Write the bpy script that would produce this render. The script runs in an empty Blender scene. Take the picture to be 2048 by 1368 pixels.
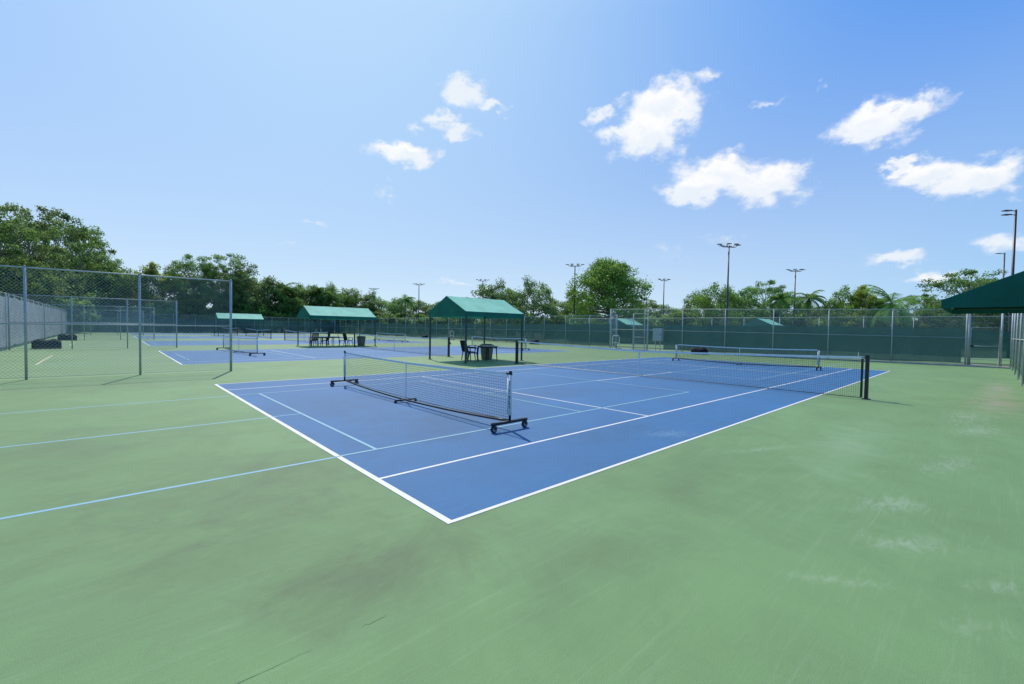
import bpy, math, random
import numpy as np
from mathutils import Vector, Matrix

random.seed(7); RNG=np.random.default_rng(11)
SC=bpy.context.scene; COL=SC.collection
SC.view_settings.view_transform='Standard'
SC.view_settings.look='None'; SC.view_settings.exposure=0

# ------------------------------------------------------------------ camera
CAM=Vector((-2.0323,-2.9505,1.6135)); YAW,PIT,ROL=0.8279,-0.0301,0.0167
Fv=Vector((math.cos(YAW)*math.cos(PIT),math.sin(YAW)*math.cos(PIT),math.sin(PIT)))
R0=Vector((math.sin(YAW),-math.cos(YAW),0)); U0=R0.cross(Fv)
Rv=R0*math.cos(ROL)+U0*math.sin(ROL); Uv=-R0*math.sin(ROL)+U0*math.cos(ROL)
cd=bpy.data.cameras.new("camera"); cam=bpy.data.objects.new("camera",cd); COL.objects.link(cam)
M=Matrix((Rv,Uv,-Fv)).transposed().to_4x4(); M.translation=CAM; cam.matrix_world=M
cd.sensor_width=36; cd.lens=876.4/2048*36; cd.clip_end=5000; cd.clip_start=0.05
SC.camera=cam
FX,FY=0.6763,0.7366
def station(b,d):
    """ground position: d metres along the court diagonal, b*d metres to its right"""
    return (CAM.x+d*(FX+b*FY), CAM.y+d*(FY-b*FX))

# ------------------------------------------------------------------ node helpers
class NT:
    def __init__(s,nt): s.nt=nt
    def n(s,t,**k):
        x=s.nt.nodes.new(t)
        for a,b in k.items(): setattr(x,a,b)
        return x
    def l(s,a,b): s.nt.links.new(a,b)
    def setin(s,sock,v):
        if hasattr(v,'links') or hasattr(v,'is_linked'): s.l(v,sock)
        else: sock.default_value=v
    def math(s,op,a,b=0.0,c=None,clamp=False):
        x=s.n('ShaderNodeMath',operation=op,use_clamp=clamp); s.setin(x.inputs[0],a); s.setin(x.inputs[1],b)
        if c is not None: s.setin(x.inputs[2],c)
        return x.outputs[0]
    def vm(s,op,a,b=None):
        x=s.n('ShaderNodeVectorMath',operation=op); s.setin(x.inputs[0],a)
        if b is not None: s.setin(x.inputs[1],b)
        return x
    def mix(s,f,a,b,bt='MIX'):
        x=s.n('ShaderNodeMix',data_type='RGBA',blend_type=bt)
        s.setin(x.inputs[0],f); s.setin(x.inputs[6],a); s.setin(x.inputs[7],b); return x.outputs[2]
    def noise(s,vec,scale,detail=4,rough=.55,dist=0):
        x=s.n('ShaderNodeTexNoise'); s.l(vec,x.inputs['Vector']); x.inputs['Scale'].default_value=scale
        x.inputs['Detail'].default_value=detail; x.inputs['Roughness'].default_value=rough; x.inputs['Distortion'].default_value=dist
        return x.outputs['Fac']
    def ramp(s,v,a,b,c0=0.,c1=1.):
        x=s.n('ShaderNodeMapRange',interpolation_type='SMOOTHSTEP'); s.setin(x.inputs[0],v)
        x.inputs[1].default_value=a; x.inputs[2].default_value=b; x.inputs[3].default_value=c0; x.inputs[4].default_value=c1
        return x.outputs[0]
    def bump(s,h,strength,dist=.01):
        x=s.n('ShaderNodeBump'); x.inputs['Strength'].default_value=strength; x.inputs['Distance'].default_value=dist
        s.l(h,x.inputs['Height']); return x.outputs[0]
def c4(c): return (c[0],c[1],c[2],1)
def base(name):
    m=bpy.data.materials.new(name); m.use_nodes=True; nt=m.node_tree; nt.nodes.clear(); N=NT(nt)
    out=N.n('ShaderNodeOutputMaterial'); return m,N,out
def simple(name,col,rough=.6,var=.15,scale=6.,bump=.1,metal=0.,spec=.5):
    m,N,out=base(name); p=N.n('ShaderNodeBsdfPrincipled'); g=N.n('ShaderNodeTexCoord')
    nz=N.noise(g.outputs['Object'],scale,4)
    f=N.ramp(nz,.3,.7); dk=tuple(v*(1-var) for v in col); lt=tuple(min(1,v*(1+var)) for v in col)
    N.l(N.mix(f,c4(dk),c4(lt)),p.inputs['Base Color']); p.inputs['Roughness'].default_value=rough
    p.inputs['Metallic'].default_value=metal; p.inputs['Specular IOR Level'].default_value=spec
    if bump: N.l(N.bump(N.noise(g.outputs['Object'],scale*8,2),bump,.005),p.inputs['Normal'])
    N.l(p.outputs[0],out.inputs[0]); return m
def fabric(name,col,trans=.25,alpha=0.,var=.12):
    m,N,out=base(name); g=N.n('ShaderNodeTexCoord')
    nz=N.ramp(N.noise(g.outputs['Object'],1.3,5),.3,.7)
    cc=N.mix(nz,c4([v*(1-var) for v in col]),c4([v*(1+var) for v in col]))
    d=N.n('ShaderNodeBsdfPrincipled'); N.l(cc,d.inputs['Base Color']); d.inputs['Roughness'].default_value=.75
    d.inputs['Specular IOR Level'].default_value=.25
    N.l(N.bump(N.noise(g.outputs['Object'],2.2,3),.35,.05),d.inputs['Normal'])
    t=N.n('ShaderNodeBsdfTranslucent'); N.l(cc,t.inputs[0]); mx=N.n('ShaderNodeMixShader'); mx.inputs[0].default_value=trans
    N.l(d.outputs[0],mx.inputs[1]); N.l(t.outputs[0],mx.inputs[2]); o=mx.outputs[0]
    if alpha:
        tr=N.n('ShaderNodeBsdfTransparent'); m2=N.n('ShaderNodeMixShader'); m2.inputs[0].default_value=alpha
        N.l(o,m2.inputs[1]); N.l(tr.outputs[0],m2.inputs[2]); o=m2.outputs[0]
    N.l(o,out.inputs[0]); return m
def wire_mat(name,col,period,w,diag=True,metal=0.,rough=.5):
    """woven wire or cord: real holes between the strands"""
    m,N,out=base(name); g=N.n('ShaderNodeNewGeometry'); sp=N.n('ShaderNodeSeparateXYZ'); N.l(g.outputs['Position'],sp.inputs[0])
    u=N.math('ADD',sp.outputs[0],sp.outputs[1]); v=sp.outputs[2]
    if diag: a=N.math('ADD',u,v); b=N.math('SUBTRACT',u,v)
    else: a,b=u,v
    def line(s):
        f=N.math('FRACT',N.math('DIVIDE',s,period)); f=N.math('ABSOLUTE',N.math('SUBTRACT',f,.5)); return N.math('LESS_THAN',f,w/2)
    k=N.math('MAXIMUM',line(a),line(b))
    p=N.n('ShaderNodeBsdfPrincipled'); p.inputs['Base Color'].default_value=c4(col); p.inputs['Roughness'].default_value=rough; p.inputs['Metallic'].default_value=metal
    tr=N.n('ShaderNodeBsdfTransparent'); mx=N.n('ShaderNodeMixShader'); N.l(k,mx.inputs[0]); N.l(tr.outputs[0],mx.inputs[1]); N.l(p.outputs[0],mx.inputs[2])
    N.l(mx.outputs[0],out.inputs[0]); return m
def leaf_mat(name,dark,light,trans=.52):
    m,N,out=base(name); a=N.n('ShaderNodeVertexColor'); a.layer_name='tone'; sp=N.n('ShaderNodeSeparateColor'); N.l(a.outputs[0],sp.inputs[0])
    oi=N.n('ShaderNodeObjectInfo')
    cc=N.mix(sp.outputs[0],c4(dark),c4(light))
    hs=N.n('ShaderNodeHueSaturation'); N.l(cc,hs.inputs['Color']); N.l(N.math('MULTIPLY_ADD',oi.outputs['Random'],.025,.490),hs.inputs['Hue'])
    N.l(N.math('MULTIPLY_ADD',oi.outputs['Random'],.4,.9),hs.inputs['Value'])
    d=N.n('ShaderNodeBsdfDiffuse'); N.l(hs.outputs[0],d.inputs['Color'])
    t=N.n('ShaderNodeBsdfTranslucent'); N.l(hs.outputs[0],t.inputs[0]); mx=N.n('ShaderNodeMixShader'); mx.inputs[0].default_value=trans
    N.l(d.outputs[0],mx.inputs[1]); N.l(t.outputs[0],mx.inputs[2]); N.l(mx.outputs[0],out.inputs[0]); return m

# court paint -----------------------------------------------------
def court_mat(name,col,dark,pale,kind):
    m,N,out=base(name); g=N.n('ShaderNodeNewGeometry'); P=g.outputs['Position']
    p=N.n('ShaderNodeBsdfPrincipled')
    big=N.ramp(N.noise(P,.20,6,.65,.4),.3,.7)
    mid=N.ramp(N.noise(P,.75,7,.72,.8),.36,.72)
    fine=N.noise(P,34,4,.7); grit=N.noise(P,200,2,.6)
    c=N.mix(big,c4([v*.91 for v in col]),c4([v*1.07 for v in col]))
    c=N.mix(N.math('MULTIPLY',mid,.46),c,c4(dark))
    # squeegee sweep marks
    mp=N.n('ShaderNodeMapping'); N.l(P,mp.inputs[0]); mp.inputs['Rotation'].default_value=(0,0,.45); mp.inputs['Scale'].default_value=(.5,10,1)
    sw=N.ramp(N.noise(mp.outputs[0],1.2,6,.72,1.6),.50,.78); c=N.mix(N.math('MULTIPLY',sw,.40),c,c4(pale))
    mp=N.n('ShaderNodeMapping'); N.l(P,mp.inputs[0]); mp.inputs['Rotation'].default_value=(0,0,-.9); mp.inputs['Scale'].default_value=(.8,26,1)
    sw=N.ramp(N.noise(mp.outputs[0],1.5,5,.7,2.2),.54,.76); c=N.mix(N.math('MULTIPLY',sw,.45),c,c4(pale))
    spots=N.ramp(fine,.58,.78); c=N.mix(N.math('MULTIPLY',spots,.36),c,c4(dark))
    c=N.mix(N.math('MULTIPLY',N.ramp(grit,.4,.7),.42),c,c4([v*.5 for v in col]))
    nA=N.noise(P,1.5,8,.72,.6)
    ms=N.n('ShaderNodeMapping'); N.l(P,ms.inputs[0]); ms.inputs['Rotation'].default_value=(0,0,.35); ms.inputs['Scale'].default_value=(2.2,7,1)
    nB=N.noise(ms.outputs[0],1.3,8,.78,1.6)
    def patch(cx,cy,rx,ry,colr,amt,rot=0.,nz=None,hi=1.25,lo=-.5,na=3.0):
        nonlocal c
        q=N.n('ShaderNodeMapping',vector_type='TEXTURE'); N.l(P,q.inputs[0]); q.inputs['Location'].default_value=(cx,cy,0); q.inputs['Rotation'].default_value=(0,0,rot); q.inputs['Scale'].default_value=(rx,ry,1e6)
        d=N.vm('LENGTH',q.outputs[0]).outputs['Value']
        e=N.math('MULTIPLY_ADD',nz if nz is not None else nA,na,-na/2)
        k=N.ramp(N.math('ADD',d,e),hi,lo); c=N.mix(N.math('MULTIPLY',k,amt),c,c4(colr))
    if kind=='green':
        br=(.092,.120,.058)
        patch(-.8,2.1,2.2,1.4,br,.6); patch(-.6,-.2,1.2,.6,br,.7); patch(-1.3,.8,1.0,.9,br,.45); patch(-2.8,5,2.4,1.8,br,.4)
        patch(.6,-1.1,.9,.35,br,.3,.2); patch(2.4,-.9,2.2,.5,br,.35,.3); patch(-2.5,12,3.5,1.6,br,.3)
        patch(6,-1.6,3.,.5,(.25,.36,.20),.5,.05)
        w=(.36,.42,.30)
        for q in ((3.43,-2.35,.55,.26,.6,-.5),(2.5,-2.57,.5,.20,.55,-.8),(1.45,-2.3,.42,.10,.5,-.95),(10.6,-2.7,1.6,.5,.65,.0),(8.9,-2.84,1.2,.45,.55,-.3),(1.5,-2.95,.25,.12,.5,-.6),(2.2,-3.04,.3,.13,.5,-.6),(5.7,-2.66,.9,.25,.5,-.2),(4.6,-.85,1.2,.12,.4,-.4)):
            patch(q[0],q[1],q[2],q[3],w,q[4],q[5],nB,.95,-.9,4.6)
        patch(13.8,-3.1,2.4,.6,(.33,.30,.23),.8,.02); patch(18,-3.2,3.5,.5,(.30,.28,.2),.8)
    else:
        patch(4.45,.42,.55,.28,(.13,.25,.35),.8,-.5,nB,1.1,-.7,3.6); patch(2.2,3.2,2.4,1.2,(.036,.085,.15),.6,.3); patch(1.2,6.0,1.8,1.8,(.036,.085,.15),.5); patch(3.6,1.0,1.2,.7,(.036,.085,.15),.45)
        patch(5.5,4.5,3.0,1.2,(.04,.09,.16),.4)
    N.l(c,p.inputs['Base Color']); p.inputs['Roughness'].default_value=.72; p.inputs['Specular IOR Level'].default_value=.35
    N.l(N.bump(N.math('ADD',grit,N.math('MULTIPLY',fine,.6)),.55,.004),p.inputs['Normal'])
    N.l(p.outputs[0],out.inputs[0]); return m
def line_mat(name,col):
    m,N,out=base(name); g=N.n('ShaderNodeNewGeometry'); P=g.outputs['Position']; p=N.n('ShaderNodeBsdfPrincipled')
    w=N.ramp(N.noise(P,30,5,.75),.5,.75); c=N.mix(N.math('MULTIPLY',w,.35),c4(col),c4([v*.5 for v in col]))
    w2=N.ramp(N.noise(P,1.5,4,.6),.4,.8); c=N.mix(N.math('MULTIPLY',w2,.3),c,c4([v*.65 for v in col]))
    N.l(c,p.inputs['Base Color']); p.inputs['Roughness'].default_value=.7; N.l(p.outputs[0],out.inputs[0]); return m

GREEN=court_mat('green_court_paint',(.164,.285,.106),(.115,.185,.074),(.25,.36,.185),'green')
BLUE=court_mat('blue_court_paint',(.033,.150,.312),(.035,.108,.205),(.082,.215,.36),'blue')
WLINE=line_mat('white_line_paint',(.72,.69,.64)); BLINE=line_mat('light_blue_line_paint',(.22,.41,.47)); CLINE=line_mat('cream_line_paint',(.7,.56,.38))
GRASS=simple('grass_ground',(.085,.13,.04),.95,.35,1.2,.4)
CONC=simple('pale_concrete',(.40,.38,.33),.9,.2,3,.3)
STEEL=simple('galvanised_steel',(.40,.42,.40),.5,.12,5,0,0.,.5)
GREENSTEEL=simple('green_coated_steel',(.015,.055,.045),.45,.1,5,0)
CHAIN=wire_mat('chain_link_wire',(.42,.44,.41),.090,.070,True,.1,.5)
CORD=wire_mat('black_net_cord',(.014,.015,.018),.045,.09,False)
SCREEN=fabric('dark_green_windscreen',(.036,.115,.088),.25,.12)
GSCREEN=fabric('grey_windscreen',(.42,.43,.45),.2,.06)
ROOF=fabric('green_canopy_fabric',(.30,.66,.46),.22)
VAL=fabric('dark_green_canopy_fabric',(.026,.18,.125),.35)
AWN=fabric('deep_green_awning_fabric',(.008,.10,.075),.15)
BLACKM=simple('black_painted_metal',(.015,.016,.018),.4,.2,8,0)
DARKM=simple('dark_bronze_metal',(.03,.03,.034),.4,.2,8,0)
WHITEF=simple('white_net_band',(.75,.73,.69),.7,.08,12,.2)
RUBBER=simple('black_rubber',(.02,.02,.02),.7,.2,20,.1)
HUB=simple('grey_wheel_hub',(.5,.5,.5),.5,.1,20,.0)
RESIN=simple('dark_grey_resin',(.018,.024,.03),.75,.15,6,0,0,.2)
BLKBOX=simple('black_plastic',(.010,.010,.012),.8,.2,6,0,0,.15)
TABLEM=simple('pale_plastic',(.25,.24,.22),.5,.08,6,0)
BINM=simple('beige_plastic',(.15,.13,.10),.6,.12,6,.1)
GREYBOX=simple('grey_enclosure',(.38,.39,.37),.5,.1,6,0)
BARK=simple('grey_brown_bark',(.20,.18,.14),.95,.35,6,0)
PALMBARK=simple('palm_bark',(.25,.21,.16),.95,.25,9,0)
INK=simple('black_lettering',(.01,.01,.012),.6,.05,5,0)
LED=simple('light_fitting',(.05,.05,.055),.35,.1,5,0)
CRACK=simple('dark_crack',(.06,.10,.05),.9,.2,30,0)
LEAF_A=leaf_mat('broadleaf_foliage',(.070,.130,.040),(.26,.40,.105))
LEAF_B=leaf_mat('bright_foliage',(.070,.135,.030),(.29,.43,.085),.5)
LEAF_C=leaf_mat('grey_green_foliage',(.085,.138,.052),(.30,.40,.14))
LEAF_Y=leaf_mat('yellow_green_foliage',(.12,.15,.03),(.38,.41,.09))
LEAF_P=leaf_mat('palm_foliage',(.07,.15,.036),(.24,.38,.09),.4)

# ------------------------------------------------------------------ mesh builder
class MB:
    def __init__(s): s.v=[]; s.f=[]
    def add(s,v,f):
        o=len(s.v); s.v+= [tuple(x) for x in v]; s.f+=[tuple(i+o for i in q) for q in f]; return s
    def box(s,c,d,rz=0,rx=0,ry=0):
        m=Matrix.Rotation(rz,3,'Z')@Matrix.Rotation(ry,3,'Y')@Matrix.Rotation(rx,3,'X'); c=Vector(c)
        vs=[c+m@Vector((x*d[0]/2,y*d[1]/2,z*d[2]/2)) for x in(-1,1) for y in(-1,1) for z in(-1,1)]
        return s.add(vs,[(0,1,3,2),(4,6,7,5),(0,4,5,1),(2,3,7,6),(0,2,6,4),(1,5,7,3)])
    def path(s,pts,r,n=8,cap=True,square=False):
        pts=[Vector(p) for p in pts]; k=len(pts); rs=r if isinstance(r,(list,tuple)) else [r]*k
        vs=[]; up=None
        for i,p in enumerate(pts):
            t=(pts[min(i+1,k-1)]-pts[max(i-1,0)]).normalized()
            if up is None: up=Vector((0,0,1)) if abs(t.z)<.9 else Vector((0,1,0))
            a=t.cross(up).normalized(); b=a.cross(t).normalized(); up=b
            for j in range(n):
                th=2*math.pi*(j+.5)/n; vs.append(p+(a*math.cos(th)+b*math.sin(th))*rs[i])
        fs=[(i*n+j,i*n+(j+1)%n,(i+1)*n+(j+1)%n,(i+1)*n+j) for i in range(k-1) for j in range(n)]
        if cap: fs+=[tuple(range(n-1,-1,-1)),tuple(range((k-1)*n,k*n))]
        return s.add(vs,fs)
    def quad(s,a,b,c,d): return s.add([a,b,c,d],[(0,1,2,3)])
    def mesh(s,name,mat,smooth=False,bevel=0):
        me=bpy.data.meshes.new(name); me.from_pydata(s.v,[],s.f); me.materials.append(mat)
        if smooth:
            me.polygons.foreach_set('use_smooth',[len(p.vertices)==4 for p in me.polygons])
        me.update(); return me
def part(name,mb,mat,parent,smooth=False,bevel=0,label=None):
    o=bpy.data.objects.new(name,mb if isinstance(mb,bpy.types.Mesh) else mb.mesh(name,mat,smooth)); COL.objects.link(o)
    if parent: o.parent=parent
    if bevel:
        b=o.modifiers.new('bevel','BEVEL'); b.width=bevel; b.segments=3 if bevel>.05 else 2; b.limit_method='ANGLE'
    if label: o['label']=label
    return o
def thing(name,label,cat,loc=(0,0,0),rz=0,group=None,sc=1):
    e=bpy.data.objects.new(name,None); COL.objects.link(e); e.empty_display_size=.3
    e.location=loc; e.rotation_euler=(0,0,rz); e.scale=(sc,sc,sc) if not isinstance(sc,tuple) else sc
    e['label']=label; e['category']=cat
    if group: e['group']=group
    return e
def kids(root): return [o for o in list(COL.objects) if o.parent==root]
root_kids={}
def clone(root,loc,rz=None,sc=None,label=None):
    n=root.copy(); COL.objects.link(n); n.location=loc
    if rz is not None: n.rotation_euler=(0,0,rz)
    if sc is not None: n.scale=sc if isinstance(sc,tuple) else (sc,sc,sc)
    if label: n['label']=label
    def rec(a,b):
        for k in root_kids.setdefault(a.name,kids(a)):
            c=k.copy(); COL.objects.link(c); c.parent=b; rec(k,c)
    rec(root,n); return n
def structure(name,mb,mat):
    o=part(name,mb,mat,None); o['kind']='structure'; return o

# ------------------------------------------------------------------ ground and courts
structure('ground',MB().quad((-1500,-1500,-.03),(1500,-1500,-.03),(1500,1500,-.03),(-1500,1500,-.03)),GRASS)
structure('court_surround',MB().quad((-14,-14,0),(33.6,-14,0),(33.6,91,0),(-14,91,0)),GREEN)
structure('neighbouring_court_surround',MB().quad((37,-25,0),(75,-25,0),(75,70,0),(37,70,0)),GREEN)
def xl(mb,x0,x1,y,w,z): mb.quad((x0,y-w/2,z),(x1,y-w/2,z),(x1,y+w/2,z),(x0,y+w/2,z))
def yl(mb,x,y0,y1,w,z): mb.quad((x-w/2,y0,z),(x+w/2,y0,z),(x+w/2,y1,z),(x-w/2,y1,z))
CY=[0,18.3,36.6,54.9,73.2]
for i,y0 in enumerate(CY):
    structure('tennis_court',MB().quad((0,y0,.002),(23.77,y0,.002),(23.77,y0+10.97,.002),(0,y0+10.97,.002)),BLUE)
    m=MB(); xl(m,0,23.77,y0+.022,.045,.0035); xl(m,0,23.77,y0+10.945,.045,.0035); xl(m,0,23.77,y0+1.37,.042,.0035); xl(m,0,23.77,y0+9.6,.042,.0035); xl(m,5.485,18.285,y0+5.485,.042,.0035)
    yl(m,.032,y0,y0+10.97,.064,.0042); yl(m,23.736,y0,y0+10.97,.064,.0042); yl(m,5.485,y0+1.37,y0+9.6,.042,.0042); yl(m,18.285,y0+1.37,y0+9.6,.042,.0042)
    xl(m,.066,.19,y0+5.485,.05,.0035)
    structure('court_line_marking',m,WLINE)
    if i<3:
        m=MB()
        for s in (0,1):
            X=(lambda x:x) if s==0 else (lambda x:23.77-x)
            def xx(a,b,y,z=.005,w=.045):
                a,b=sorted((X(a),X(b))); xl(m,a,b,y,w,z)
            for yy in (2.435,8.535): xx(-4.04,-.004,y0+yy,.0012,.05); xx(.002,9.37,y0+yy)
            xx(-4.04,-.004,y0+5.485,.0012,.05); xx(.002,.53,y0+5.485); xx(4.8,9.37,y0+5.485)
            for q in (.53,4.8,9.37): yl(m,X(q),y0+2.41,y0+8.56,.045,.0057)
        structure('pickleball_line_marking',m,BLINE)
    m=MB(); yl(m,-4.04,y0+2.41,y0+8.56,.05,.002); structure('court_end_line_marking',m,CLINE)
# hairline cracks
for (xa,xb,yy) in ((-2.6,-1.3,-.72),(-1.05,-.9,-.73)):
    m=MB(); k=40; vs=[]; rg=np.random.default_rng(int(abs(xa*100))); y=yy
    for i in range(k+1):
        t=i/k; y+=rg.normal()*.0025; wd=.0012*math.sin(math.pi*t)**.5*rg.uniform(.3,1.2)+.0003; x=xa+(xb-xa)*t; vs+=[(x,y-wd,.0015),(x,y+wd,.0015)]
    m.add(vs,[(2*i,2*i+2,2*i+3,2*i+1) for i in range(k)]); structure('surface_crack',m,CRACK)
m=MB(); p0=Vector((29.75,19.2,0)); p1=Vector((32.2,-3.7,0)); q=Vector((-.25,-.03,0))
m.add([p0+q,p1+q,p1-q*1.4,p0-q*1.4,p0+q+Vector((0,0,.06)),p1+q+Vector((0,0,.06)),p1-q*1.4+Vector((0,0,.06)),p0-q*1.4+Vector((0,0,.06))],[(4,5,6,7),(0,1,5,4),(1,2,6,5),(2,3,7,6),(3,0,4,7)]); structure('concrete_kerb',m,CONC)

# ------------------------------------------------------------------ tennis nets
def tennis_net():
    r=thing('tennis_net','black tennis net with white top band across blue court','tennis net',(11.885,5.485,0),group='tennis nets across the courts')
    L=6.4; n=40
    def top(y): return .914+(1.07-.914)*(abs(y)/L)**1.15
    m=MB(); ys=[-L+.06+(2*L-.12)*i/n for i in range(n+1)]
    vs=[];fs=[]
    for y in ys: vs+=[(0,y,.03+.012*math.sin(y*2.3)),(0,y,top(y)-.02)]
    fs=[(2*i,2*i+2,2*i+3,2*i+1) for i in range(n)]; m.add(vs,fs); part('net_mesh',m,CORD,r)
    m=MB()
    for i in range(n):
        a,b=ys[i],ys[i+1]; za,zb=top(a),top(b)
        m.add([(-.008,a,za-.055),(-.008,b,zb-.055),(-.004,b,zb),(-.004,a,za),(.008,a,za-.055),(.008,b,zb-.055),(.004,b,zb),(.004,a,za)],[(0,1,2,3),(5,4,7,6),(3,2,6,7)])
    part('top_band',m,WHITEF,r)
    m=MB(); m.box((0,0,.47),(.022,.05,.885)); part('centre_strap',m,WHITEF,r)
    m=MB(); m.path([(0,-L+.1,.03),(0,0,.03),(0,L-.1,.03)],.01,6)
    for s in(-1,1): m.box((0,s*(L-.10),.54),(.012,.05,1.0))
    part('bottom_cord',m,BLACKM,r)
    for s in (-1,1):
        m=MB(); m.box((0,s*L,.545),(.075,.075,1.09)); m.box((0,s*L,1.1),(.09,.09,.02)); m.box((0,s*L,.01),(.16,.16,.02)); m.path([(0,s*(L-.0425),1.04),(0,s*(L-.12),1.045)],.012,6)
        if s<0: m.box((.07,s*L,.75),(.05,.06,.12)); m.path([(.1,s*L,.75),(.15,s*L,.75),(.15,s*L,.66)],.008,6)
        part('post',m,BLACKM,r,bevel=.006)
    return r
tn=tennis_net()
for y0 in CY[1:]: clone(tn,(11.885,y0+5.485,0))

# ------------------------------------------------------------------ portable nets
def portable_net():
    r=thing('portable_net','low portable pickleball net on black wheeled frame','pickleball net',(2.65,5.5,0),group='portable nets on the courts')
    L=3.33
    def top(y): return .865+.055*(abs(y)/L)**1.6
    n=28; ys=[-L+.03+(2*L-.06)*i/n for i in range(n+1)]
    m=MB(); vs=[]
    for y in ys:
        bz=.16-.07*(1-(abs(y)/L)**2); vs+=[(0,y,bz),(0,y,top(y)-.02)]
    m.add(vs,[(2*i,2*i+2,2*i+3,2*i+1) for i in range(n)]); part('net_mesh',m,CORD,r)
    m=MB()
    for i in range(n):
        a,b=ys[i],ys[i+1]; za,zb=top(a),top(b)
        m.add([(-.008,a,za-.045),(-.008,b,zb-.045),(-.004,b,zb),(-.004,a,za),(.008,a,za-.045),(.008,b,zb-.045),(.004,b,zb),(.004,a,za)],[(0,1,2,3),(5,4,7,6),(3,2,6,7)])
    part('top_band',m,WHITEF,r)
    m=MB()
    pts=[(.035*(1-(y/L)**2)*-1,y,.145-.085*(1-(abs(y)/L)**2)) for y in [-L+2*L*i/24 for i in range(25)]]
    m.path(pts,.02,8)
    pts=[(.0,y,.165-.07*(1-(abs(y)/L)**2)) for y in [-L+2*L*i/24 for i in range(25)]]; m.path(pts,.006,6)
    for s in(-1,1):
        m.box((0,s*L,.135),(.74,.055,.04)); 
        for q in(-1,1):
            m.box((q*.33,s*L,.115),(.05,.05,.02)); m.box((q*.33,s*L+.027,.085),(.035,.006,.07)); m.box((q*.33,s*L-.027,.085),(.035,.006,.07))
    m.box((0,0,.05),(.5,.04,.03)); m.box((-.24,0,.02),(.04,.06,.04)); m.box((.24,0,.02),(.04,.06,.04))
    part('base_frame',m,BLACKM,r,True)
    for s in(-1,1):
        m=MB(); m.path([(0,s*L,.15),(0,s*L,.90)],.02,10); m.path([(0,s*L,.90),(0,s*L,.945)],.026,10); m.box((0,s*(L-.03),.90),(.03,.12,.03)); pst=part('post',m,BLACKM,r,True)
        m=MB(); m.path([(0,s*L,.24),(0,s*L,.885)],.027,14); m.box((0,s*(L-.045),.57),(.01,.045,.62)); part('white_sleeve',m,WHITEF,pst,True)
        # vertical lettering down the sleeve
        cu=bpy.data.curves.new('sleeve_text','FONT'); cu.body='PICKLENET'; cu.size=.088; cu.extrude=.002; cu.align_x='CENTER'; cu.align_y='CENTER'
        to=bpy.data.objects.new('tmp',cu); COL.objects.link(to); bpy.context.view_layer.update()
        me=bpy.data.meshes.new_from_object(to); bpy.data.objects.remove(to)
        me.transform(Matrix.Translation((-.031,s*L-.01,.57))@Matrix.Rotation(math.radians(-90-20),4,'Z')@Matrix.Rotation(math.radians(90),4,'X')@Matrix.Rotation(math.radians(-90),4,'Z'))
        me.materials.clear(); me.materials.append(INK); part('sleeve_lettering',me,INK,pst)
        for q in(-1,1):
            m=MB(); m.path([(q*.33,s*L-.017,.058),(q*.33,s*L+.017,.058)],.058,20); w=part('wheel',m,RUBBER,r,True,bevel=.004)
            m=MB(); m.path([(q*.33,s*L-.021,.058),(q*.33,s*L+.021,.058)],.03,14); part('hub',m,HUB,w)
    m=MB(); m.path([(0,0,.06),(0,0,.86)],.011,8); part('centre_post',m,WHITEF,r)
    return r
pn=portable_net()
clone(pn,(21.12,5.45,0)); clone(pn,(3.35,25.8,0),.06); clone(pn,(21.0,23.9,0)); clone(pn,(20.9,42.0,0)) 

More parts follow.
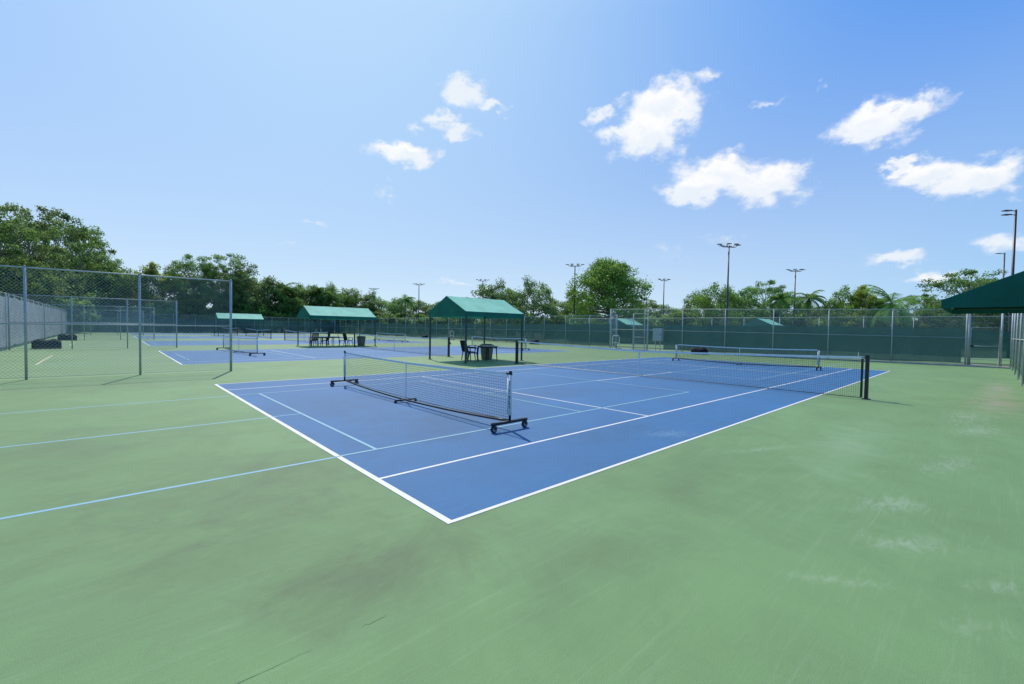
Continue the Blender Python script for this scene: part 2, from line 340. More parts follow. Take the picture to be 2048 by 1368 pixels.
# ------------------------------------------------------------------ fences
def fence(label,p0,p1,h0,h1,gap=3.05,mat=STEEL,screen=None,smat=None,mid=True,z0=.15,z1=2.15):
    p0=Vector((*p0,0));p1=Vector((*p1,0)); d=p1-p0; L=d.length
    r=thing('chain_link_fence',label,'fence',p0,0); t=d/L
    H=lambda s:h0+(h1-h0)*s/L
    n=max(1,round(L/gap)); st=L/n
    for i in range(n+1):
        s=i*st; m=MB(); rad=.038 if i in(0,n) else .03
        m.path([(0,0,0),(0,0,H(s)+.02)],rad,8); m.path([(0,0,H(s)+.02),(0,0,H(s)+.06)],[rad*1.25,.012],8)
        o=part('fence_post',m,mat,r,True); o.location=t*s
    m=MB(); m.path([Vector((0,0,h0)),t*L+Vector((0,0,h1))],.021,8); part('top_rail',m,mat,r,True)
    if mid: m=MB(); m.path([Vector((0,0,h0*.5)),t*L+Vector((0,0,h1*.5))],.018,8); part('middle_rail',m,mat,r,True)
    m=MB(); m.path([Vector((0,0,.06)),t*L+Vector((0,0,.06))],.006,6); part('bottom_wire',m,mat,r)
    nx=Vector((-t.y,t.x,0))*.032
    m=MB(); k=max(1,int(L/3))
    vs=[]
    for i in range(k+1):
        q=t*(L*i/k)+nx; vs+=[(q.x,q.y,.04),(q.x,q.y,H(L*i/k))]
    m.add(vs,[(2*i,2*i+2,2*i+3,2*i+1) for i in range(k)]); part('chain_link_mesh',m,CHAIN,r)
    if screen:
        a,b=screen; m=MB(); s0=a; rg=random.Random(int(L*10))
        while s0<b-.5:          # panels laced between posts, slightly sagging
            s1=min(b,s0+st*rg.choice((2,3,4))); k=max(4,int((s1-s0)/.4)); vs=[]; dz=rg.uniform(-.07,.05)
            for i in range(k+1):
                s=s0+.02+(s1-s0-.04)*i/k; w=.010*math.sin(s*4.1)+.010*math.sin(s*1.7); q=t*s+nx*2.0+Vector((-t.y,t.x,0))*w
                zt=z1+dz-.06*abs(math.sin(s*math.pi/st))-.02*math.sin(s*.9); zb=z0+.03*math.sin(s*1.3)+dz*.5
                vs+=[(q.x,q.y,zb),(q.x,q.y,(zb+zt)/2),(q.x,q.y,zt)]
            m.add(vs,[(3*i+j,3*i+3+j,3*i+4+j,3*i+1+j) for i in range(k) for j in(0,1)]); s0=s1
        part('windscreen',m,smat or SCREEN,r,True)
    return r
dv='tall galvanised chain-link divider fence between two hard courts'
fence(dv,(-6.1,14.9),(1.03,14.65),3.05,3.08,2.42)
fence(dv,(-6.1,33.4),(1.22,33.3),3.05,3.05,2.45)
fence(dv,(-6.1,51.2),(1.1,51.2),3.05,3.05,2.45)
fence(dv,(-6.1,69.5),(1.1,69.5),3.05,3.05,2.45)
fence('long chain-link boundary fence with grey windscreen beside trees',(-6.25,90.5),(-6.25,4),3.1,3.1,3.0,STEEL,(.1,86.4),GSCREEN,True,z1=2.9)
fence('long chain-link boundary fence with dark green windscreen before trees',(-6.1,90.5),(33,90.5),3.05,3.05,3.0,STEEL,(.1,39),SCREEN,z1=2.4)
fence('long chain-link boundary fence with dark green windscreen beside courts',(32.9,90.4),(32.3,20.3),3.05,3.05,3.0,STEEL,(.1,70),SCREEN,z1=2.2)
fence('tall chain-link boundary fence with sagging dark green windscreen panels',(29.9,19.2),(32.35,-2.1),3.45,3.08,3.05,STEEL,(4.6,21.3),SCREEN,z1=2.15)
fence('short chain-link fence return joining two boundary fences',(29.95,19.3),(32.3,20.2),3.45,3.05,2.4,STEEL)
fence('chain-link fence with dark green windscreen behind net and awning',(32.9,-3.75),(14,-3.75),3.05,3.05,3.0,STEEL,(.1,18.8),SCREEN,z1=2.4)
fence('far chain-link fence of neighbouring courts with dark green windscreen',(44,-20),(42,34),3.05,3.05,3.0,STEEL,(.1,54),SCREEN)
# walk gate
def gate(loc,rz,label):
    g=thing('fence_gate',label,'gate',loc,rz); m=MB()
    m.path([(0,0,0),(0,0,3.05)],.045,8); m.path([(1.25,0,0),(1.25,0,3.05)],.045,8); m.path([(0,0,3.03),(1.25,0,3.03)],.022,8); part('gate_frame',m,STEEL,g,True)
    m=MB(); m.path([(.07,0,.08),(.07,0,2.1),(1.18,0,2.1),(1.18,0,.08),(.07,0,.08)],.024,8); m.path([(.07,0,1.1),(1.18,0,1.1)],.018,8); lf=part('gate_leaf',m,STEEL,g,True)
    m=MB(); m.quad((.07,.0,.08),(1.18,.0,.08),(1.18,.0,2.1),(.07,.0,2.1)); part('gate_mesh',m,CHAIN,lf)
    m=MB(); m.box((.12,-.04,1.1),(.12,.05,.09)); part('latch',m,BLACKM,lf)
    return g
gate((32.4,-2.2,0),math.radians(-72),'galvanised chain-link walk gate with latch beside windscreen fence')
gate((30.3,15.9,0),math.radians(97),'galvanised chain-link walk gate standing beside grey control box')
g=thing('control_box','grey metal control box mounted on chain-link fence','control box',(30.15,14.9,0))
m=MB(); m.box((0,0,1.35),(.3,.75,1.0)); part('enclosure',m,GREYBOX,g,bevel=.01); m=MB(); m.path([(0,.2,0),(0,.2,.85)],.03,8); m.path([(0,-.2,0),(0,-.2,.85)],.03,8); part('conduit',m,STEEL,g); m=MB(); m.box((-.16,-.25,1.35),(.03,.05,.12)); part('handle',m,BLACKM,g)

# ------------------------------------------------------------------ canopies
def canopy(label,x0,x1,y0,y1,posts=True,ze=2.38,zv=2.14,zp=3.14,xin=0.06,rm=ROOF,vmt=VAL):
    cx,cy=(x0+x1)/2,(y0+y1)/2; r=thing('shade_canopy',label,'canopy',(cx,cy,0),group='shade canopies between the courts'); a=(x1-x0)/2;b=(y1-y0)/2
    m=MB(); k=12
    for s in(-1,1):
        vs=[];
        for i in range(k+1):
            x=-a+2*a*i/k; sag=.03*math.sin(math.pi*((i*3/k)%1))
            vs+=[(x,s*b,ze-sag*.4),(x,s*b*.5,(ze+zp)/2-sag-.02),(x,0,zp-sag*.3)]
        m.add(vs,[(3*i+j,3*i+3+j,3*i+4+j,3*i+1+j) for i in range(k) for j in(0,1)])
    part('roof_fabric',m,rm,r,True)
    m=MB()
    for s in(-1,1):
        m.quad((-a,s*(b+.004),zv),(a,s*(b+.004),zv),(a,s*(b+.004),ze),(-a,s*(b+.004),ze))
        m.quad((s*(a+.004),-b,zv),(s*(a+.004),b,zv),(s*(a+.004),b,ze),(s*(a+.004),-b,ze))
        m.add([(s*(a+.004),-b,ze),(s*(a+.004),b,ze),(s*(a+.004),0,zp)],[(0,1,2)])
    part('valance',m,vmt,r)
    m=MB(); e=.05
    for s in(-1,1):
        m.path([(-a+e,s*(b-e),ze-.05),(a-e,s*(b-e),ze-.05)],.025,6,square=True)
        m.path([(s*(a-e),-b+e,ze-.05),(s*(a-e),b-e,ze-.05)],.025,6); m.path([(s*(a-e),-b+e,ze-.04),(s*(a-e),0,zp-.05)],.02,6); m.path([(s*(a-e),b-e,ze-.04),(s*(a-e),0,zp-.05)],.02,6)
    m.path([(-a+e,0,zp-.05),(a-e,0,zp-.05)],.02,6); m.path([(0,-b+e,ze-.04),(0,0,zp-.05),(0,b-e,ze-.04)],.018,6)
    part('roof_frame',m,GREENSTEEL,r)
    pp=[(sx*(a-xin),sy*(b-xin)) for sx in(-1,1) for sy in(-1,1)] if posts else [(-a+.3,-b+.35),(a-.3,-b+.35)]
    for (x,y) in pp:
        m=MB(); m.box((x,y,ze/2-.03),(.07,.07,ze-.07)); m.box((x,y,.008),(.18,.18,.016)); part('post',m,GREENSTEEL,r,bevel=.006)
    return r
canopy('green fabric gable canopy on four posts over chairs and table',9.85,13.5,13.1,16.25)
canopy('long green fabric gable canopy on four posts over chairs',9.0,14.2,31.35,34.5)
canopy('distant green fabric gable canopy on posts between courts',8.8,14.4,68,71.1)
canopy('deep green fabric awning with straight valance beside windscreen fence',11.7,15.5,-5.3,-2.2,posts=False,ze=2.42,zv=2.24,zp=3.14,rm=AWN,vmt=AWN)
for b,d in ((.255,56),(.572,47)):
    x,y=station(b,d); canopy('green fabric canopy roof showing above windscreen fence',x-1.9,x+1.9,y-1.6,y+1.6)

# ------------------------------------------------------------------ furniture
def chair():
    r=thing('plastic_chair','dark grey plastic armchair under green canopy','chair',(0,0,0),group='plastic armchairs under the canopies')
    m=MB(); m.box((0,0,.42),(.5,.48,.03),rx=.06); m.box((0,-.24,.395),(.5,.03,.06)); part('seat',m,RESIN,r,bevel=.01)
    m=MB(); t=.24
    for i in range(6): m.box((-.2+.08*i,.29,.69),(.06,.02,.5),rx=-t)
    m.box((0,.355,.95),(.5,.03,.07),rx=-t); m.box((0,.235,.47),(.5,.03,.06),rx=-t); m.box((-.245,.295,.7),(.035,.03,.55),rx=-t); m.box((.245,.295,.7),(.035,.03,.55),rx=-t)
    part('backrest',m,RESIN,r,bevel=.006)
    for s in(-1,1):
        m=MB(); m.box((s*.27,.0,.65),(.06,.52,.03),rx=.05); m.box((s*.27,-.22,.54),(.035,.05,.22)); part('armrest',m,RESIN,r,bevel=.008)
        for q in(-1,1):
            m=MB(); m.path([(s*.23,q*.2,.41),(s*.27,q*.26,0)],[.032,.022],6); part('leg',m,RESIN,r)
    return r
ch=chair(); ch.location=(11.05,14.1,0); ch.rotation_euler=(0,0,math.radians(50))
clone(ch,(11.35,14.85,0),math.radians(25)); clone(ch,(10.6,32.9,0),math.radians(-95)); clone(ch,(11.9,32.6,0),math.radians(70)); clone(ch,(12.7,33.4,0),math.radians(100)); clone(ch,(10.0,33.6,0),math.radians(-40))
def table():
    r=thing('plastic_table','small plastic table beside dark armchairs under canopy','table',(0,0,0),group='small tables under the canopies')
    m=MB(); m.box((0,0,.72),(.8,.8,.035)); part('table_top',m,TABLEM,r,bevel=.012)
    m=MB(); m.box((0,0,.67),(.7,.7,.05)); part('apron',m,RESIN,r)
    for a in(-1,1):
        for b in(-1,1): mm=MB(); mm.path([(a*.32,b*.32,.66),(a*.35,b*.35,0)],[.03,.022],6); part('leg',mm,RESIN,r)
    return r
tb=table(); tb.location=(11.95,14.1,0); clone(tb,(11.25,32.9,0),.3); clone(tb,(10.1,32.5,0),.1)
def bin_():
    r=thing('waste_bin','brown-beige square waste bin with lid under canopy','waste bin',(12.45,14.75,0),.2,group='beige bins under the canopies')
    m=MB(); vs=[]
    for z,s in((0,.2),(.70,.25)):
        for a,b in((-1,-1),(1,-1),(1,1),(-1,1)): vs.append((a*s,b*s,z))
    m.add(vs,[(0,3,2,1),(0,1,5,4),(1,2,6,5),(2,3,7,6),(3,0,4,7),(4,5,6,7)]); part('bin_body',m,BINM,r,bevel=.015)
    m=MB(); m.box((0,0,.735),(.54,.54,.07)); m.box((0,0,.79),(.4,.4,.04)); part('lid',m,BINM,r,bevel=.015); return r
bn=bin_(); clone(bn,(13.3,32.2,0)); 
def squeegee(x,y):
    r=thing('court_squeegee','white hoop-handled court squeegee roller standing by fence','squeegee',(x,y,0),.2,group='squeegees by the fence')
    m=MB(); m.path([(0,-.3,.08),(0,-.3,1.05),(0,-.2,1.2),(0,.2,1.2),(0,.3,1.05),(0,.3,.08)],.026,8); m.path([(0,-.3,.6),(0,.3,.6)],.015,6); part('handle',m,WHITEF,r,True)
    m=MB(); m.path([(0,-.5,.07),(0,.5,.07)],.06,12); part('roller',m,TABLEM,r,True)
squeegee(29.2,18.2); squeegee(31.2,45.)
def crate(x,y,rz,w=1.35,h=.5):
    r=thing('equipment_bag','low black rounded equipment bag lying by the fence','equipment bag',(x,y,0),rz,group='black equipment bags by the fences')
    m=MB(); vs=[]; n=10; k=8
    for i in range(k+1):                       # soft sagging body
        u=-1+2*i/k; hx=h*(1-.22*u*u-.10*math.cos(u*5)); 
        for j in range(n+1):
            a=math.pi*j/n; vs.append((u*w/2,math.cos(a)*.36*(1-.12*u*u),max(.0,(abs(math.sin(a))**.6)*hx)))
    f=[(i*(n+1)+j,(i+1)*(n+1)+j,(i+1)*(n+1)+j+1,i*(n+1)+j+1) for i in range(k) for j in range(n)]
    f+=[tuple(range(n+1)),tuple(range(k*(n+1)+n,k*(n+1)-1,-1))]; m.add(vs,f); part('bag_body',m,BLKBOX,r,True)
    for s in(-1,1):
        mm=MB(); mm.path([(s*w*.22-.1,-.25,h*.86),(s*w*.22-.06,-.3,h*1.04),(s*w*.22+.06,-.3,h*1.04),(s*w*.22+.1,-.25,h*.86)],.012,6); part('handle',mm,BLKBOX,r)
crate(-4.75,34.2,.1,1.2,.56); crate(-4.7,50.2,.1,1.15,.55); crate(29.4,11.2,1.6,1.0); crate(31.5,30,1.5,.9); crate(31.4,52,1.5,.9)

# ------------------------------------------------------------------ light poles
def light_pole(h=11.5):
    r=thing('light_pole','tall dark slim floodlight pole with four-armed crossbar','light pole',(0,0,0),group='floodlight poles around the courts')
    m=MB(); m.path([(0,0,0),(0,0,.5),(0,0,h)],[.14,.12,.075],10); m.box((0,0,.03),(.4,.4,.06)); part('pole',m,DARKM,r,True)
    m=MB(); m.path([(-1.0,0,h+.12),(-.75,0,h-.12),(.75,0,h-.12),(1.0,0,h+.12)],.04,6)
    m.path([(-.45,-.5,h+.1),(-.45,0,h-.08),(-.45,.5,h+.1)],.035,6); m.path([(.45,-.5,h+.1),(.45,0,h-.08),(.45,.5,h+.1)],.035,6); part('crossarm',m,DARKM,r,True)
    for x,y,z in((-1.15,0,.16),(1.15,0,.16),(-.45,-.65,.13),(.45,-.65,.13),(-.45,.65,.13),(.45,.65,.13)):
        mm=MB(); mm.box((x,y,h+z),(.46,.34,.07)); part('lamp_head',mm,LED,r,bevel=.01)
    return r
def side_pole(b,d,top,arms):
    x,y=station(b,d); h=top-.1
    r=thing('light_pole','tall dark slim light pole with short one-sided lamp arms','light pole',(x,y,0),math.radians(137),group='floodlight poles around the courts')
    m=MB(); m.path([(0,0,0),(0,0,.5),(0,0,top)],[.12,.10,.07],10); m.box((0,0,.03),(.4,.4,.06)); part('pole',m,DARKM,r,True)
    for k in range(arms):
        z=top-.08-.3*k; m=MB(); m.path([(0,0,z),(.45,.0,z)],.03,6); part('arm',m,DARKM,r,True)
        m=MB(); m.box((.68,0,z),(.5,.3,.06)); part('lamp_head',m,LED,r,bevel=.01)
lp=light_pole()
def pole_at(o,b,d,top,rz):
    x,y=station(b,d); s=top/11.6
    if o is None: return clone(lp,(x,y,0),rz,(1,1,s))
    o.location=(x,y,0); o.rotation_euler=(0,0,rz); o.scale=(1,1,s)
hz=lambda b:658.0+b*14.6
for i,(b,d,ty,rz) in enumerate([(.4886,50,492,-.6),(.1404,66,531,-.9),(.3436,84,560,-.4),(.6415,68,541,-.8),(-.2135,97,569,-.8),(-.0685,88,561,-.6),(-.316,110,578,-.8)]):
    pole_at(lp if i==0 else None,b,d,1.61+d*(hz(b)-ty)/876,rz)
side_pole(1.1347,33,1.61+33*(hz(1.13)-422)/876,2); side_pole(1.114,51,1.61+51*(hz(1.11)-507)/876,1)

# ------------------------------------------------------------------ vegetation
def leaf_mesh(name,mat,cent,rad,n_per,size,flat=.75,asp=.6,droop=0):
    """many leaf-sized faces spread through a set of clumps"""
    C=np.repeat(np.array(cent,float),n_per,0); Rr=np.repeat(np.array(rad,float),n_per); n=len(C)
    ctone=np.repeat(RNG.uniform(-.28,.28,len(cent)),n_per)
    d=RNG.normal(size=(n,3)); d/=np.linalg.norm(d,axis=1)[:,None]; rr=RNG.random(n)**.45*(1+.25*RNG.normal(size=n)*.5)
    off=d*(rr*Rr)[:,None]; off[:,2]*=flat; off+=RNG.normal(size=(n,3))*(.12*Rr)[:,None]
    P=C+off
    a=RNG.normal(size=(n,3)); a[:,2]-=droop; a/=np.linalg.norm(a,axis=1)[:,None]
    b=RNG.normal(size=(n,3)); b-= (b*a).sum(1)[:,None]*a; b/=np.linalg.norm(b,axis=1)[:,None]
    s=size*RNG.uniform(.6,1.4,n)[:,None]
    V=np.stack([P-a*s,P+b*s*asp,P+a*s,P-b*s*asp],1).reshape(-1,3)
    me=bpy.data.meshes.new(name); me.vertices.add(4*n); me.vertices.foreach_set('co',V.ravel()); me.loops.add(4*n); me.loops.foreach_set('vertex_index',np.arange(4*n,dtype=np.int32))
    me.polygons.add(n); me.polygons.foreach_set('loop_start',np.arange(0,4*n,4,dtype=np.int32)); me.polygons.foreach_set('loop_total',np.full(n,4,dtype=np.int32)); me.update()
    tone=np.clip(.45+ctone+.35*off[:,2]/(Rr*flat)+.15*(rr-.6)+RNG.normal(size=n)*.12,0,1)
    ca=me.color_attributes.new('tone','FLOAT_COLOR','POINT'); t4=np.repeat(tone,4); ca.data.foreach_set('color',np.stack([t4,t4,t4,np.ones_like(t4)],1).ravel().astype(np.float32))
    me.materials.append(mat); me.validate(); return me
def tree(name,label,H,W,base_f,mat,nclump=46,nleaf=190,leaf=.17,seed=1,style='round',cat='tree',group='trees around the courts',bark=BARK,tr=.22):
    rg=np.random.default_rng(seed); r=thing(name,label,cat,(0,0,0),group=group)
    zc0=H*base_f; cen=[];rad=[]
    ph=rg.uniform(0,6.28,3)
    for i in range(nclump):
        th=rg.uniform(0,2*math.pi); q=rg.random()
        lobe=1+.12*math.sin(2*th+ph[0])+.10*math.sin(3*th+ph[1])
        if style=='round':
            z=q**.8; prof=math.sqrt(max(0,1-(z*1.15-.35)**2/(.85**2)))
            R=W/2*prof*math.sqrt(rg.uniform(.25,1))*lobe
            z*=.90+.10*math.sin(2*th+ph[2])
            cr=W*rg.uniform(.07,.14)
        elif style=='dome':      # one broad rounded crown
            z=q**.75; prof=math.sqrt(max(0,1-(z*1.1-.25)**2/(.87**2)))
            R=W/2*prof*math.sqrt(rg.uniform(.15,1)); cr=W*rg.uniform(.065,.115)
        elif style=='tier':      # open layered crown with gaps
            z=round(q*6)/6+rg.normal()*.04; prof=(.50+.6*math.sin(min(1,max(0,z))*math.pi*.85))*.8
            R=W/2*prof*math.sqrt(rg.uniform(.05,1))*lobe; cr=W*rg.uniform(.05,.10)
        else:                    # shrub
            z=q; R=W/2*(1-.5*z)*math.sqrt(rg.random()); cr=W*rg.uniform(.10,.18)
        jitter=1+rg.normal()*.08
        cen.append((R*math.cos(th)*jitter,R*math.sin(th)*jitter,min(H-cr*.6,zc0+(H-zc0-cr*.7)*min(1,max(0,z))*rg.uniform(.93,1.03)))); rad.append(cr)
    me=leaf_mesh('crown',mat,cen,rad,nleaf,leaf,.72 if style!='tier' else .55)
    m=MB(); top=H*(.78 if style!='shrub' else .5); bend=rg.normal(size=2)*W*.03
    ax=[Vector((bend[0]*math.sin(k/6*3),bend[1]*math.sin(k/6*2.5),top*k/6)) for k in range(7)]
    if style=='shrub':
        for k in range(5):
            c=Vector(cen[k]); m.path([(c.x*.1,c.y*.1,0),(c.x*.5,c.y*.5,c.z*.6),c],[.05,.035,.015],6)
    else:
        m.path(ax,[tr*(1.25 if k==0 else 1-.125*k) for k in range(7)],9)
        for k in range(0,nclump,2):
            c=Vector(cen[k]); f=min(.95,max(.25,(c.z/top)*.72)); i=f*6; a=ax[int(i)].lerp(ax[min(6,int(i)+1)],i-int(i))
            mid=a.lerp(c,.55)+Vector((0,0,-.06*W*rg.random())); m.path([a,mid,c],[tr*.38*(1-.5*f),tr*.2,.02],6,False)
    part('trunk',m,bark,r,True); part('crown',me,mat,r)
    return r
def palm(label,H,L,seed,nf=22,tr=.16,group='palm trees beyond the fences',stiff=1.):
    rg=np.random.default_rng(seed); r=thing('palm_tree',label,'palm tree',(0,0,0),group=group)
    m=MB(); bx=rg.normal()*.3; pts=[(bx*(k/8)**2,0,H*k/8) for k in range(9)]; m.path(pts,[tr*(1.4 if k==0 else 1-.03*k+(.08 if k%2 else 0)) for k in range(9)],10); part('trunk',m,PALMBARK,r,True)
    m=MB(); T=Vector(pts[-1])
    for i in range(nf):
        th=2*math.pi*i/nf*2.4+rg.normal()*.2; el=rg.uniform(-.5,1.35); dv=Vector((math.cos(th),math.sin(th),0)); sd=Vector((-dv.y,dv.x,0)); ll=L*rg.uniform(.8,1.1)
        pr=[]; p=T.copy(); e=el
        for k in range(13):
            pr.append(p.copy()); p=p+(dv*math.cos(e)+Vector((0,0,math.sin(e))))*ll/12; e-=.13*stiff*(1+.5*k/12)
        m.path(pr,[.03]*7+[.015]*6,4,False)
        for k in range(1,12):
          for h in (0,.33,.66):
            a=pr[k].lerp(pr[k+1],h); w=ll*.30*math.sin(math.pi*min(1,(k+h)/12.5+.08))+.08; fw=(pr[k+1]-pr[k]).normalized()
            for s in(-1,1):
                tip=a+sd*s*w*.8+fw*w*.45+Vector((0,0,-w*.35*rg.uniform(.5,1.5))); m.add([a-fw*.02,a+fw*.08,tip],[(0,1,2)])
    me=m.mesh('fronds',LEAF_P); ca=me.color_attributes.new('tone','FLOAT_COLOR','POINT')
    ca.data.foreach_set('color',np.repeat(RNG.uniform(.2,.9,(len(me.vertices),1)),4,1).ravel().astype(np.float32))
    part('fronds',me,LEAF_P,r); return r

def ztop(b,d,ty): return 1.61+d*(hz(b)-ty)/876
protos={}
def proto(key,*a,**k):
    protos[key]=[tree(*a,**k),a[2],a[3],False]
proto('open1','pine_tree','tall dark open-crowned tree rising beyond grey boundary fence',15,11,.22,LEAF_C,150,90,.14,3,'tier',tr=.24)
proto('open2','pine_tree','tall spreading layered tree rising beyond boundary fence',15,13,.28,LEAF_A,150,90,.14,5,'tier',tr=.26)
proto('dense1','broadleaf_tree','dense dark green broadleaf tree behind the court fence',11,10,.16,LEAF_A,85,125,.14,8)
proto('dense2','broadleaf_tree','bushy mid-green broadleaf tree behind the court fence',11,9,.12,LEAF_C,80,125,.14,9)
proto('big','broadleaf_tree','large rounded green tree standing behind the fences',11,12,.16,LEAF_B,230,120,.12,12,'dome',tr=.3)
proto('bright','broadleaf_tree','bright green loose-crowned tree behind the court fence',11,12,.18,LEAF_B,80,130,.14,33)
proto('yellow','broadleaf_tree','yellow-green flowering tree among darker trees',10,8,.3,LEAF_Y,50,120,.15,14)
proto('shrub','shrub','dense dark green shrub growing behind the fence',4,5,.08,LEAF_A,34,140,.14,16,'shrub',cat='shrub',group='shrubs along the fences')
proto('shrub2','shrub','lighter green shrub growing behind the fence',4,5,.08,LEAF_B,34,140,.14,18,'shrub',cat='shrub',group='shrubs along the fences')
def put(key,b,d,ty,w=None,label=None):
    x,y=station(b,d); P=protos[key]; H=ztop(b,d,ty); sz=H/P[1]; sx=(w/P[2]) if w else sz*random.uniform(.9,1.15); rz=random.uniform(0,6.28)
    if not P[3]:
        P[3]=True; o=P[0]; o.location=(x,y,0); o.rotation_euler=(0,0,rz); o.scale=(sx,sx,sz)
    else: o=clone(P[0],(x,y,0),rz,(sx,sx,sz))
    if label: o['label']=label
    return o
put('big',.218,66,516,12.6)
for k,b,d,ty,w in [('open1',-1.27,40,440,None),('open2',-1.16,44,425,10),('open1',-1.10,50,412,9),('open2',-1.03,66,428,11),('open1',-.975,76,450,11),('open2',-.945,80,500,9),
   ('dense1',-1.13,56,500,10),('dense2',-1.08,60,490,10),('dense2',-1.03,70,500,11),('dense1',-.98,76,505,11),('dense2',-.93,78,520,10),
   ('dense2',-.885,80,520,9),('dense1',-.84,79,526,9),('yellow',-.795,80,524,8),('dense2',-.76,84,526,9),('open2',-.725,82,510,9),('dense1',-.68,84,516,9),('open1',-.645,86,509,10),('dense2',-.61,88,520,9),
   ('dense1',-.575,92,543,9),('dense2',-.54,94,550,9),('bright',-.50,97,560,9),('dense1',-.465,98,561,9),('dense2',-.43,100,560,9),('yellow',-.395,104,572,8),('dense1',-.37,104,570,9),('dense2',-.335,108,577,10),
   ('dense1',-.30,118,588,12),('dense2',-.25,122,593,12),('dense1',-.20,124,595,12),('dense2',-.15,124,600,12),('dense1',-.105,120,596,12),
   ('dense2',-.045,84,553,9),('dense1',-.012,90,566,8),('dense2',.047,82,548,8.5),('dense1',.10,95,586,9),('dense1',.15,100,588,9),('dense2',.29,95,588,10),
   ('dense1',.36,100,604,12),('dense2',.42,72,575,7),('bright',.47,66,560,8),('dense1',.525,70,566,7.5),('open2',.575,74,561,8),('dense1',.63,78,576,7),('dense2',.68,90,603,12),('dense1',.73,90,598,9),
   ('bright',.77,64,565,7),('yellow',.80,62,570,6),('open2',.94,70,588,7),('dense2',.98,80,600,10),('open2',1.03,56,540,10),('open1',1.09,60,560,9),('dense1',1.15,60,560,9),('dense2',1.22,60,570,9),('dense1',1.0,70,592,9)]:
    put(k,b,d,ty,w)
# understory along the far fences
for i in range(16):
    b=-1.12+i*.047; d=max(60,97/(FY-b*FX)) if b>-1.0 else 58; put('shrub' if i%4 else 'shrub2',b,d+random.uniform(0,4),hz(b)-random.uniform(38,62),random.uniform(6,8))
for i in range(14):
    b=-.36+i*.05; put('shrub' if i%3 else 'shrub2',b,104 if b<.05 else 78,hz(b)-random.uniform(28,42),random.uniform(7,9))
for i in range(14):
    b=.36+i*.06; put('shrub' if i%3 else 'shrub2',b,72,hz(b)-random.uniform(38,52),random.uniform(7,9))
pl='tall palm tree with drooping fronds beyond the fence'
pa=palm(pl,7.2,3.2,21); pb=palm('palm tree with large arching green fronds beyond the fence',5.6,4.4,25,24,.2,stiff=.8)
pdone=[False,False]
for k,b,d,ty in [(0,-.525,93,562),(0,-.44,98,570),(0,-.41,96,578),(0,-.245,110,588),(0,.61,66,580),(0,.673,68,579),(1,.862,58,559),(1,-.56,92,585),(1,-.49,93,590),(0,-.09,105,592)]:
    x,y=station(b,d); o=(pa,pb)[k]; ext=(7.2+1.6,5.6+3.0)[k]; s=ztop(b,d,ty)/ext
    if pdone[k]: clone(o,(x,y,0),random.uniform(0,6),s)
    else: pdone[k]=True; o.location=(x,y,0); o.scale=(s,s,s)

# ------------------------------------------------------------------ sun and sky
EL=math.radians(51); AZR=math.radians(-20)
S=Vector((-math.sin(AZR)*math.cos(EL),math.cos(AZR)*math.cos(EL),math.sin(EL)))
sl=bpy.data.lights.new('sun','SUN'); sl.energy=3.9; sl.angle=math.radians(.53); sl.color=(1,.95,.87)
so=bpy.data.objects.new('sun',sl); so.rotation_euler=S.to_track_quat('Z','Y').to_euler(); so.location=(0,0,30); COL.objects.link(so)
w=bpy.data.worlds.new("World"); SC.world=w; w.use_nodes=True; w.node_tree.nodes.clear(); N=NT(w.node_tree)
sky=N.n('ShaderNodeTexSky',sky_type='NISHITA'); sky.sun_disc=False; sky.sun_elevation=EL; sky.sun_rotation=AZR; sky.air_density=1.; sky.dust_density=.8; sky.ozone_density=2.; sky.altitude=0
tc=N.n('ShaderNodeTexCoord'); D=tc.outputs['Generated']
sp=N.n('ShaderNodeSeparateXYZ'); N.l(D,sp.inputs[0])
az=N.math('ARCTAN2',sp.outputs[1],sp.outputs[0]); el=N.math('ARCSINE',sp.outputs[2])
cb=N.n('ShaderNodeCombineXYZ'); N.l(az,cb.inputs[0]); N.l(el,cb.inputs[1])
wp=N.vm('MULTIPLY',D,(1,1,1.5)).outputs[0]
# warp the bearing a little so cloud outlines billow
wn=N.n('ShaderNodeTexNoise'); N.l(wp,wn.inputs['Vector']); wn.inputs['Scale'].default_value=24; wn.inputs['Detail'].default_value=5; wn.inputs['Roughness'].default_value=.56
wv=N.vm('MULTIPLY',N.vm('SUBTRACT',wn.outputs['Color'],(.5,.5,.5)).outputs[0],(.09,.065,0)).outputs[0]
A=N.vm('ADD',cb.outputs[0],wv).outputs[0]
def bearing(x,y):
    d=(Fv+Rv*((x-1024)/876.4)-Uv*((y-684)/876.4)).normalized(); return math.atan2(d.y,d.x),math.asin(d.z)
CL=[(925,180,44,27),(950,196,22,15),(990,216,34,12),(885,240,32,14),(912,266,40,15),(828,259,16,7),(810,308,72,22),
 (1325,220,88,50),(1295,272,84,42),(1195,235,34,14),(1230,262,30,14),
 (1440,350,100,44),(1530,370,90,44),(1400,380,62,32),
 (1740,250,88,46),(1810,220,80,30),
 (1850,352,98,28),(1955,358,92,40),(1800,338,50,14),
 (1788,516,58,12),(1995,480,56,20),(1870,552,85,13),(912,567,34,6),(775,382,18,12),(622,447,22,6),(578,489,18,5),(1410,150,22,9),(1538,204,30,5),(1325,500,22,11),(1645,170,12,8),(1458,477,18,5)]
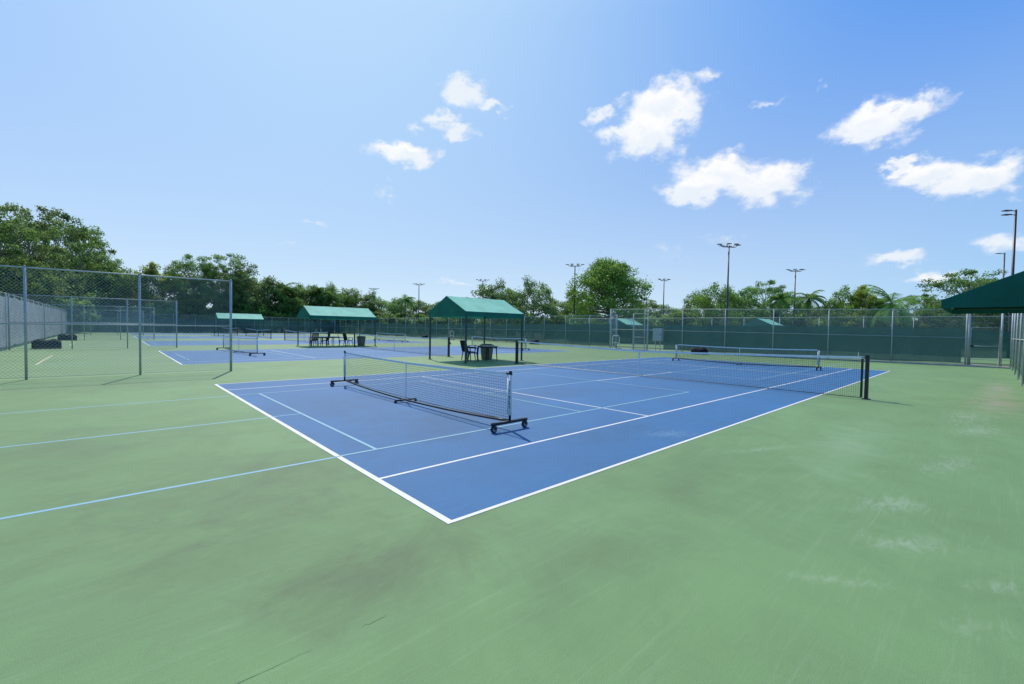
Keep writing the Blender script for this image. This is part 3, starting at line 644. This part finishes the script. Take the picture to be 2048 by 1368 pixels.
def field(lst,dy):
    cur=None
    for (x,y,rx,ry) in lst:
        a,e=bearing(x,y); a1,_=bearing(x+rx,y); _,e1=bearing(x,y-ry); ra=abs(a1-a)*1.12; re=abs(e1-e)*1.15
        v=N.vm('SUBTRACT',A,(a,e+dy*re,0)).outputs[0]; v=N.vm('MULTIPLY',v,(1/ra,1/re,0)).outputs[0]
        l=N.vm('LENGTH',v).outputs['Value']; sz=min(1,max(.42,rx/50))*(.55 if y>470 else 1)*(.6 if (rx<31 and x>1400) else 1)
        if sz<1: l=N.math('MULTIPLY_ADD',l,sz,1-sz)
        cur=l if cur is None else N.math('MINIMUM',cur,l)
    return cur
nz=N.noise(wp,16,9,.62,.25)
dist=N.math('SUBTRACT',1.0,field(CL,0))
dens=N.math('ADD',dist,N.math('MULTIPLY_ADD',nz,1.7,-.87))
alpha=N.math('POWER',N.ramp(dens,-.18,.52),1.25)
up=N.math('SUBTRACT',1.0,field([c for c in CL if c[2]>=60],.55))
sh=N.ramp(N.math('ADD',N.math('SUBTRACT',dist,up),N.math('MULTIPLY_ADD',nz,1.8,-.9)),-.35,.8)   # lower part of a cloud
# clear-day sky: atmosphere model blended with a haze / zenith profile around the sun direction
dt=N.vm('DOT_PRODUCT',D,tuple(S)).outputs['Value']
tel=N.math('POWER',N.math('DIVIDE',el,.60,clamp=True),.72)
hor=N.mix(N.ramp(dt,.12,.62),(.45,.73,.94,1),(.72,.89,.98,1))
grd=N.mix(tel,hor,(.040,.275,.88,1))
g1=N.math('POWER',N.math('DIVIDE',N.math('SUBTRACT',dt,.52),.48,clamp=True),1.8)
grd=N.mix(N.math('MULTIPLY',g1,.80),grd,(.72,.95,1.06,1))
grd=N.mix(1.0,grd,(6.67,6.67,6.67,1),'MULTIPLY')
fs=N.mix(.92,sky.outputs[0],grd)
ccol=N.mix(sh,(6.8,6.8,6.85,1),(5.6,6.0,6.5,1))
fin=N.mix(N.math('MULTIPLY',alpha,.96),fs,ccol)
bg=N.n('ShaderNodeBackground'); N.l(fin,bg.inputs[0]); bg.inputs[1].default_value=.15
wo=N.n('ShaderNodeOutputWorld'); N.l(bg.outputs[0],wo.inputs[0])
